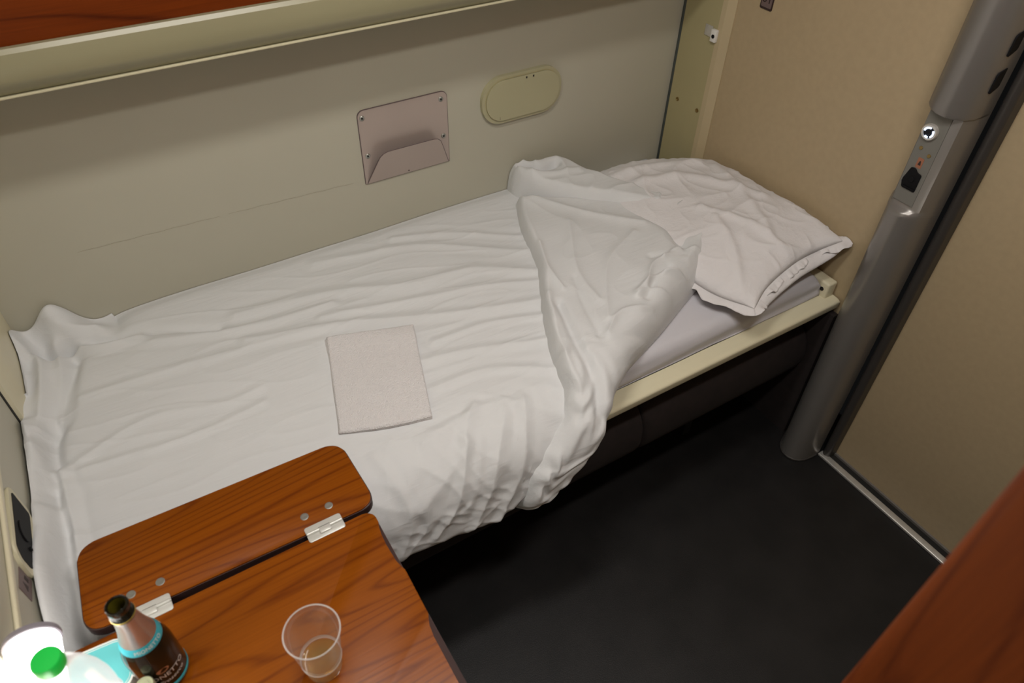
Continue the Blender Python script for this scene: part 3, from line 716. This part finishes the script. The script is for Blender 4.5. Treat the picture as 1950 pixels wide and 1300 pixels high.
# pleats across the lower roll and along both edges
ple = np.clip((T - 0.55) / 0.15, 0, 1)
H += ple * 0.0035 * np.sin(T * 120 + 4 * Wv + 9 * pn(T * 10, Wv * 3)) * (0.3 + np.exp(-(dL / 0.04) ** 2))
H += 0.005 * np.sin(T * 95 + 9 * pn(T * 9, Wv * 2 + 3)) * np.exp(-(dR / 0.03) ** 2) * np.clip(T / 0.2, 0, 1)
wl = np.interp(T, [0, 0.6, 1], [0.022, 0.028, 0.022]); wr = np.interp(T, [0, 0.3, 0.6, 1], [0.05, 0.06, 0.05, 0.022])
H = H * np.minimum(np.minimum(prof(dL / wl), prof(dR / wr)), 0.35 + 0.65 * prof(dT / 0.03)) * (0.15 + 0.85 * prof((1 - T) * 0.6 / 0.05))
flap = on_bed(X, S, H)
parts_d.append((flap, 320, nv))
# back corner of the duvet, pulled up along the wall towards the pillow
Nn = smoothpath([(1.305, 0.004), (1.295, 0.06), (1.33, 0.14), (1.42, 0.24), (1.52, 0.32), (1.60, 0.40)], 200)
Ff = smoothpath([(1.39, 0.004), (1.44, 0.004), (1.50, 0.045), (1.53, 0.13), (1.60, 0.24), (1.68, 0.38)], 200)
nv2 = 110
T = np.linspace(0, 1, 200)[:, None] * np.ones((1, nv2)); Wv = np.linspace(0, 1, nv2)[None, :] * np.ones((200, 1))
XS = Nn[:, None, :] * (1 - Wv[..., None]) + Ff[:, None, :] * Wv[..., None]; X = XS[..., 0]; S = XS[..., 1]
dN = dist_poly(X, S, Nn[::4]); dF = dist_poly(X, S, Ff[::4])
H = np.interp(T, [0, 0.2, 0.4, 0.7, 1], [0.140, 0.140, 0.130, 0.125, 0.115]) + 0.005 * pn(X * 9, S * 9)
H += 0.006 * (ridged(X * 5 - S * 5 + 3, (S + X) * 8) ** 2 - 0.3)
d = dist_poly(X, S, smoothpath([(1.34, 0.03), (1.38, 0.07), (1.43, 0.07)], 12)); H -= 0.030 * np.exp(-(d / 0.013) ** 2)
d = dist_poly(X, S, smoothpath([(1.30, 0.07), (1.38, 0.11), (1.47, 0.13)], 12)); H += 0.008 * np.exp(-(d / 0.012) ** 2)
d0 = np.minimum(T, 1 - T) * 0.5
H = H * np.minimum(np.minimum(prof(dN / 0.035), prof(dF / 0.04)), prof((T + 0.02) * 0.5 / 0.03))
back = on_bed(X, S, H); back[..., 1] = np.minimum(back[..., 1], -0.003)
parts_d.append((back, 200, nv2))
duvet = npmesh('duvet', parts_d, M['duvet'])
tag(duvet, 'white cotton duvet spread over the berth with its corner folded back', 'duvet')

# ------------------------------------------------------------------ pillow
def edge(pts, n): return smoothpath(pts, n)
nu, nv = 200, 220
A = (1.900, -0.735, 0.722); B = (1.560, -0.772, 0.662); Cc = (1.897, -0.215, 0.690); D = (1.47, -0.13, 0.690)
front = edge([B, (1.64, -0.735, 0.672), (1.75, -0.715, 0.690), (1.84, -0.715, 0.70), A], nu)
backe = edge([D, (1.60, -0.095, 0.675), (1.75, -0.12, 0.67), (1.86, -0.165, 0.675), Cc], nu)
left = edge([B, (1.515, -0.66, 0.655), (1.49, -0.50, 0.665), (1.47, -0.30, 0.68), D], nv)
right = edge([A, (1.905, -0.60, 0.722), (1.905, -0.45, 0.71), (1.903, -0.32, 0.70), Cc], nv)
u = np.linspace(0, 1, nu)[:, None, None]; v = np.linspace(0, 1, nv)[None, :, None]
cb = lambda p: np.array(p)[None, None]
mid = (1 - v) * front[:, None] + v * backe[:, None] + (1 - u) * left[None] + u * right[None] - ((1 - u) * (1 - v) * cb(B) + u * (1 - v) * cb(A) + (1 - u) * v * cb(D) + u * v * cb(Cc))
uu = u[..., 0] * 2 - 1; vv = v[..., 0] * 2 - 1
dome = (np.maximum(0, 1 - np.abs(uu) ** 2.4) * np.maximum(0, 1 - np.abs(vv) ** 2.6)) ** 0.42
X = mid[..., 0]; Y = mid[..., 1]
wr_ = 0.006 * (ridged(X * 5 + 3 * Y, Y * 6 - X * 2 + 5) ** 2.5 - 0.2) + 0.0025 * (ridged(X * 11 + 2, Y * 10 + X * 5) ** 3 - 0.2) + 0.008 * pn(X * 5, Y * 5 + 3)
for pts_, h, w_ in (([(1.85, -0.30), (1.80, -0.45), (1.74, -0.62)], 0.008, 0.016), ([(1.60, -0.25), (1.75, -0.32), (1.84, -0.50)], 0.010, 0.018),
                    ([(1.56, -0.72), (1.62, -0.62), (1.66, -0.50)], 0.008, 0.014), ([(1.74, -0.70), (1.72, -0.58), (1.66, -0.44)], 0.008, 0.012), ([(1.55, -0.18), (1.68, -0.2), (1.82, -0.26)], 0.010, 0.018)):
    d = dist_poly(X, Y, smoothpath(pts_, 16)); wr_ += h * np.exp(-(d / w_) ** 2)
edge_r = 0.008 * (ridged(X * 26, Y * 5) ** 1.5 - 0.3) * np.exp(-((1 - np.abs(vv)) / 0.12) ** 2) + 0.006 * (ridged(X * 5, Y * 24) ** 1.5 - 0.3) * np.exp(-((1 - np.abs(uu)) / 0.12) ** 2)
th_top = np.interp(v[..., 0] * np.ones_like(X), [0, 0.5, 1], [0.062, 0.062, 0.078]) * dome
top = mid.copy(); top[..., 2] = mid[..., 2] + th_top + (wr_ + edge_r) * np.minimum(1, dome * 1.4)
bot = mid.copy(); bot[..., 2] = np.maximum(mid[..., 2] - 0.075 * dome, 0.622)
bot[..., 2] = np.minimum(bot[..., 2], mid[..., 2])
bulge = 0.040 * np.sin(np.clip(dome / 0.8, 0, 1) * PI) * np.exp(-((1 + vv) / 0.35) ** 2)
bot[..., 1] -= bulge * (X > 1.56)
# ragged flange of the pillowcase
per = np.vstack([mid[:, 0], mid[-1, 1:], mid[::-1, -1][1:], mid[0, ::-1][1:-1]])
n_ = len(per); cen = per.mean(0)
tang = np.roll(per, -3, 0) - np.roll(per, 3, 0); tang /= np.linalg.norm(tang, axis=1)[:, None]
nrm = np.stack([tang[:, 1], -tang[:, 0], np.zeros(n_)], -1); sgn = np.sign(((per - cen) * nrm).sum(1)); nrm *= sgn[:, None]
k_ = np.arange(n_) / n_
wid = 0.020 + 0.016 * pn(k_ * 30, k_ * 0 + 1.5) + 0.010 * pn(k_ * 90, k_ * 0 + 7.5)
rows = []
for q in np.linspace(0, 1, 7):
    off = nrm * (wid * q)[:, None]
    p_ = per + off; p_[:, 2] += q * (0.020 * pn(k_ * 45, k_ * 0 + 4.2) - 0.008) + 0.006 * pn(k_ * 120, k_ * 0 + 2.7) * q
    p_[:, 0] = np.minimum(p_[:, 0], XL - 0.003); rows.append(p_)
fl = np.stack(rows, 0); fl = np.concatenate([fl, fl[:, :1]], 1)
over = np.maximum(0, (per + nrm * wid[:, None])[:, 0] - (XL - 0.003)); over = np.append(over, over[0])
fl[..., 2] += over[None] * np.linspace(0, 1, 7)[:, None] * 0.9
bz = np.where(fl[..., 1] > -0.72, 0.624, 0.56); fl[..., 2] = np.maximum(fl[..., 2], bz)
pil = npmesh('pillow', [(top, nu, nv), (bot, nu, nv), (fl, 7, n_ + 1)], M['pillow'])
tag(pil, 'crumpled white pillow with ragged case edge leaning on the tan end wall', 'pillow')
mods = pil.modifiers.new('Solidify', 'SOLIDIFY'); mods.thickness = 0.0012; mods.offset = 0

# ------------------------------------------------------------------ towel
def towel_sheet(c4, h, nu=90, nv=110, rnd=0.006, th=0.010, seed=0.0):
    a, b_, c_, d_ = [np.array(p) for p in c4]   # back-left, back-right, front-right, front-left in (x, s)
    u = np.linspace(0, 1, nu)[:, None, None]; v = np.linspace(0, 1, nv)[None, :, None]
    XS = (1 - u) * (1 - v) * a + u * (1 - v) * b_ + u * v * c_ + (1 - u) * v * d_
    XS[..., 1] += 0.006 * np.sin(u[..., 0] * PI) * (v[..., 0]) + 0.002 * pn(u[..., 0] * 5 + seed, v[..., 0] * 5)
    X, S = XS[..., 0], XS[..., 1]
    W_ = 0.20 * np.minimum(u[..., 0], 1 - u[..., 0]); Hh = 0.28 * np.minimum(v[..., 0], 1 - v[..., 0])
    d = np.minimum(W_, Hh) + np.zeros_like(X)
    base = h + 0.004 * pn(X * 6 + seed, S * 8) + 0.008 * np.exp(-((S - 0.36 - 0.55 * (X - 0.6)) / 0.05) ** 2)
    return on_bed(X, S, base + th * prof(d / rnd)), on_bed(X, S, base + 0 * d)
parts = []
c4 = [(0.600, 0.372), (0.792, 0.428), (0.704, 0.694), (0.522, 0.640)]
for k, (dx, th) in enumerate(((-0.004, 0.005), (-0.0015, 0.005), (0.0, 0.006))):
    cc = [(c4[0][0] + dx * 1.2, c4[0][1] + dx), c4[1], c4[2], (c4[3][0] + dx, c4[3][1] + dx)]
    a_, b_ = towel_sheet(cc, 0.058 + 0.0045 * k, th=th, seed=0.0, rnd=0.005)
    parts += [(a_, 90, 110), (b_, 90, 110)]
tw = npmesh('towel', parts, M['towel'])
tag(tw, 'small folded white terry towel lying on the middle of the duvet', 'towel')

# ------------------------------------------------------------------ folding table
TZ = 0.75
t = thing('folding_table', 'cherry wood folding table with narrow hinged leaf beside the berth', 'table', (0.0, -1.15, TZ))
def main_outline(notch):
    n = notch
    pts = [(WX + 0.002, -0.880), (0.477, -0.880)]
    pts += [(0.477 + 0.018 * math.sin(a), -0.898 + 0.018 * math.cos(a)) for a in np.linspace(0.15, PI / 2, 6)]
    if n:
        pts += [(0.495, -0.908), (0.4915, -0.918), (0.4885, -0.932), (0.488, -0.955), (0.4885, -0.990), (0.4925, -1.004), (0.4955, -1.012)]
        pts += [(0.494, -1.098), (0.4905, -1.106), (0.486, -1.116), (0.4845, -1.135), (0.4840, -1.21), (0.4845, -1.28), (0.492, -1.30)]
    pts += [(0.495, -1.42), (0.470, -1.45), (WX + 0.002, -1.45)]
    return pts
rel(obj('tabletop', prism(nb(), main_outline(True), TZ - 0.004, TZ, bev=0.0008), M['wood']), t)
rel(obj('tabletop_core', prism(nb(), main_outline(False), TZ - 0.026, TZ - 0.0042, bev=0.001), M['edge']), t)
leafp = roundpoly([(0.047, -0.6985), (0.502, -0.7085), (0.5075, -0.8705), (0.036, -0.8625)], 0.034, 8)
lf = rel(obj('leaf', prism(nb(), leafp, TZ - 0.003, TZ, bev=0.0008), M['wood']), t)
leafc = [((x - 0.27) * 1.008 + 0.27, (y + 0.786) * 1.014 - 0.786) for x, y in leafp]
g = obj('leaf_core', prism(nb(), leafc, TZ - 0.022, TZ - 0.0032, bev=0.0015), M['edge']); rel(g, lf); g.matrix_parent_inverse = Matrix()
for x0 in (0.380, 0.096):
    yc = -0.874
    hb = nb()
    prism(hb, rrect(x0, yc + 0.0015, x0 + 0.064, yc + 0.0165, [0.004, 0.004, 0.0005, 0.0005], 4), TZ, TZ + 0.0022, bev=0.0006)
    prism(hb, rrect(x0, yc - 0.0145, x0 + 0.064, yc + 0.0005, [0.0005, 0.0005, 0.004, 0.004], 4), TZ, TZ + 0.0016, bev=0.0006)
    h_ = rel(obj('hinge', hb, M['hinge']), t)
    k_b = nb(); cyl(k_b, (0, yc + 0.002, TZ + 0.0024), 0.0032, x0 + 0.001, x0 + 0.063, 0, 0.0004, 14); box(k_b, (x0 + 0.022, yc - 0.008, TZ + 0.001), (x0 + 0.042, yc + 0.004, TZ + 0.0058), 0.0012)
    g = obj('hinge_knuckle', k_b, M['hinge']); rel(g, h_); g.matrix_parent_inverse = Matrix()
    g = obj('hinge_slot', box(nb(), (x0 + 0.022, yc + 0.0045, TZ + 0.002), (x0 + 0.042, yc + 0.0065, TZ + 0.0025)), M['dark'], smooth=False); g.parent = h_
for x, y in ((0.434, -0.834), (0.390, -0.834), (0.152, -0.831), (0.108, -0.830)):
    bm = lathe(nb(), [(0.0072, TZ), (0.0070, TZ + 0.0008), (0.0055, TZ + 0.0012), (0.0035, TZ + 0.0008), (0, TZ + 0.0012)], (x, y, 0), 28)
    rel(obj('screw_cap', bm, M['screw']), t)
for y in (-1.40, -0.98):
    rel(obj('bracket', box(nb(), (0.0, y, TZ - 0.075), (0.46, y + 0.03, TZ - 0.0262), 0.004), M['edge']), t)

# ------------------------------------------------------------------ prosecco bottle
t = thing('wine_bottle', 'small dark sparkling wine bottle with silver neck and turquoise bands on the table', 'bottle', (0.127, -0.979, TZ))
pr = [(0, 0.004), (0.022, 0.002), (0.029, 0.0), (0.0325, 0.004), (0.0335, 0.012), (0.0335, 0.078), (0.0325, 0.090), (0.0295, 0.103), (0.0255, 0.117), (0.0215, 0.131),
      (0.0180, 0.147), (0.0155, 0.163), (0.0142, 0.176), (0.0145, 0.178), (0.0157, 0.180), (0.0157, 0.184), (0.0141, 0.186), (0.0146, 0.1885), (0.0137, 0.1900), (0.0146, 0.1925),
      (0.0137, 0.1945), (0.0146, 0.1970), (0.0144, 0.2035), (0.0132, 0.2050), (0.0111, 0.2045), (0.0102, 0.2025)]
obj('glass_body', lathe(nb(), pr, (0, 0, 0), 64), M['glassd'], t)
obj('inner_neck', lathe(nb(), [(0.0104, 0.2030), (0.0095, 0.198), (0.0095, 0.17), (0.0098, 0.155), (0, 0.150)], (0, 0, 0), 40), M['inglass'], t)
obj('gold_line', lathe(nb(), [(0.0157, 0.1812), (0.0161, 0.1818), (0.0161, 0.1826), (0.0157, 0.1832)], (0, 0, 0), 48), M['gold'], t)
obj('neck_foil', lathe(nb(), [(0.0146, 0.1775), (0.0149, 0.1765), (0.0155, 0.168), (0.0173, 0.155), (0.0196, 0.1415), (0.0222, 0.1315), (0.0240, 0.1245)], (0, 0, 0), 48), M['foil'], t)
nb_ = obj('neck_band', lathe(nb(), [(0.0240, 0.1250), (0.0243, 0.1235), (0.0278, 0.1120), (0.0277, 0.1110)], (0, 0, 0), 48), M['teal'], t)
obj('label_band', lathe(nb(), [(0.0337, 0.0165), (0.0340, 0.0160), (0.0340, 0.0095), (0.0337, 0.0090)], (0, 0, 0), 64, 2, -2.3, 0.6), M['teal'], t)
def wrap(vf, r0, z0, ang, slope=0.0):
    v, f = vf
    out = []
    for p in v:
        rr_ = r0 + slope * p[1] + 0.00012 + max(0, p[2])
        a = ang + p[0] / r0
        out.append((rr_ * math.cos(a), rr_ * math.sin(a), z0 + p[1]))
    return out, f
obj('brand_lettering', wrap(text_mesh('MIONETTO', 0.0125, 0.0001), 0.0336, 0.047, math.radians(-78)), M['ink'], t, smooth=False)
obj('script_lettering', wrap(text_mesh('Prosecco', 0.0105, 0.0001, 0.35), 0.0336, 0.032, math.radians(-68)), M['ink'], t, smooth=False)
g = obj('band_lettering', wrap(text_mesh('MIONETTO', 0.0080, 0.0001), 0.0262, 0.1175, math.radians(-70), -0.30), M['ink'], smooth=False); g.parent = nb_
bm = nb(); ev = []
for k in range(24):
    a = 2 * PI * k / 24; th_ = math.radians(-78) + 0.0088 * math.cos(a) / 0.0336
    ev.append(bm.verts.new((0.0338 * math.cos(th_), 0.0338 * math.sin(th_), 0.0625 + 0.0055 * math.sin(a))))
bm.faces.new(ev)
obj('emblem', bm, M['copper'], t, smooth=False)

# ------------------------------------------------------------------ plastic cup with wine
t = thing('plastic_cup', 'clear plastic cup with a little pale wine on the wooden table', 'cup', (0.327, -1.091, TZ))
pr = [(0, 0.0012), (0.0225, 0.0012), (0.0250, 0.0), (0.0262, 0.003), (0.0272, 0.018), (0.0288, 0.034), (0.0296, 0.040)]
obj('cup_base', lathe(nb(), pr, (0, 0, 0), 64), M['clear'], t)
obj('cup_wall', lathe(nb(), [(0.0296, 0.040), (0.0300, 0.041), (0.0325, 0.066), (0.0378, 0.113)], (0, 0, 0), 64), M['clear'], t)
bm = nb(); nr = 64
prev = None; rings = []
for k in range(nr):
    a = 2 * PI * k / nr
    rings.append([bm.verts.new(((0.0383 + 0.0011 * math.cos(q)) * math.cos(a), (0.0383 + 0.0011 * math.cos(q)) * math.sin(a), 0.1135 + 0.0011 * math.sin(q))) for q in np.linspace(0, 2 * PI, 10, endpoint=False)])
for k in range(nr):
    A_, B_ = rings[k], rings[(k + 1) % nr]
    for j in range(10): bm.faces.new((A_[j], A_[(j + 1) % 10], B_[(j + 1) % 10], B_[j]))
obj('cup_rim', bm, M['frost'], t)
obj('cup_ring', lathe(nb(), [(0.0280, 0.0300), (0.0296, 0.0312), (0.0300, 0.0345), (0.0298, 0.0365)], (0, 0, 0), 64), M['frost'], t)
obj('wine', lathe(nb(), [(0, 0.002), (0.0235, 0.002), (0.0255, 0.004), (0.0266, 0.018), (0.0276, 0.0285), (0, 0.0285)], (0, 0, 0), 64), M['wine'], t)

# ------------------------------------------------------------------ water bottle, tin, paper slip, screw cap, wall lamp
t = thing('water_bottle', 'clear plastic water bottle with bright green cap at the table corner', 'bottle', (0.073, -1.076, TZ))
pr = [(0, 0.006), (0.028, 0.0), (0.036, 0.004), (0.038, 0.015)]
for k in range(9): pr += [(0.038, 0.03 + k * 0.018), (0.0365, 0.036 + k * 0.018)]
pr += [(0.038, 0.20), (0.038, 0.215), (0.036, 0.232), (0.031, 0.252), (0.024, 0.270), (0.0165, 0.282), (0.0135, 0.286), (0.0135, 0.292)]
obj('bottle_body', lathe(nb(), pr, (0, 0, 0), 64), M['pet'], t)
obj('bottle_label', lathe(nb(), [(0.0382, 0.085), (0.0386, 0.087), (0.0386, 0.150), (0.0382, 0.152)], (0, 0, 0), 64), M['paper'], t)
bm = nb(); n = 60; prc = [(0.0150, 0.289), (0.0155, 0.292), (0.0155, 0.304), (0.0145, 0.3075), (0, 0.3085)]
rings = []
for i, (r, z) in enumerate(prc):
    rings.append([bm.verts.new(((r + (0.0004 if k % 2 else 0) * (i in (1, 2))) * math.cos(2 * PI * k / n), (r + (0.0004 if k % 2 else 0) * (i in (1, 2))) * math.sin(2 * PI * k / n), z)) for k in range(n)])
for a_, b_ in zip(rings, rings[1:]):
    for k in range(n): bm.faces.new((a_[k], a_[(k + 1) % n], b_[(k + 1) % n], b_[k]))
obj('cap', bm, M['green'], t)

t = thing('mint_tin', 'small rounded white box with turquoise lid between bottle and table edge', 'box', (0.052, -0.946, TZ), math.radians(-4))
obj('box_body', prism(nb(), rrect(-0.042, -0.040, 0.042, 0.040, 0.020, 8), 0.0, 0.020, bev=0.002), M['white'], t)
ld = obj('lid', prism(nb(), rrect(-0.0425, -0.0405, 0.0425, 0.0405, 0.0205, 8), 0.0203, 0.0255, bev=0.0015), M['white'], t)
g = obj('lid_print', prism(nb(), rrect(-0.0395, -0.0375, 0.0395, 0.0375, 0.018, 8), 0.0255, 0.0258), M['teal2'], smooth=False); g.parent = ld
bm = nb(); P1 = rrect(-0.0375, -0.0355, 0.0375, 0.0355, 0.0165, 8); tube(bm, [(x, y, 0.0258) for x, y in P1 + P1[:1]], 0.0005, 6)
g = obj('lid_line', bm, M['white']); g.parent = ld
t2 = obj('paper_slip', box(nb(), (-0.028, -0.0065, 0.0), (0.028, 0.0065, 0.0007)), M['paper'], smooth=False)
t2.location = (0.050, -0.962, TZ + 0.0262); t2.rotation_euler = (0, 0, math.radians(-62))
tag(t2, 'narrow strip of white paper lying on the turquoise lid', 'paper')
t = thing('miniature_bottle', 'miniature bottle with round greenish metal cap standing in front of the dark bottle', 'bottle', (0.110, -1.023, TZ))
obj('bottle_body', lathe(nb(), [(0, 0.001), (0.011, 0.0), (0.0125, 0.003), (0.0125, 0.040), (0.012, 0.050), (0.011, 0.056), (0.011, 0.060)], (0, 0, 0), 40), M['inglass'], t)
obj('cap', lathe(nb(), [(0.0112, 0.0575), (0.0122, 0.058), (0.0122, 0.069), (0.0112, 0.0705), (0.0096, 0.0705), (0.0091, 0.0698), (0.0062, 0.0698), (0.0058, 0.0704), (0, 0.0704)], (0, 0, 0), 40), M['capm'], t)

t = thing('wall_lamp', 'glowing white tubular lamp with grey end ring on the window wall', 'lamp', (0.014, -1.05, 0.90))
LX, LZ = 0.0165, 0.905
rel(obj('diffuser', lathe(nb(), [(0, -1.30), (0.031, -1.30), (0.031, -0.948), (0.0295, -0.944), (0, -0.943)], (LX, 0, LZ), 48, 1), M['diffuser']), t)
rel(obj('end_cap', lathe(nb(), [(0.0312, -0.946), (0.0332, -0.945), (0.0335, -0.940), (0.0325, -0.937), (0.0, -0.936)], (LX, 0, LZ), 48, 1), M['lampgrey']), t)
rel(obj('wall_mount', box(nb(), (WX, -1.20, 0.89), (-0.013, -1.0, 0.92), 0.002), M['cream']), t)
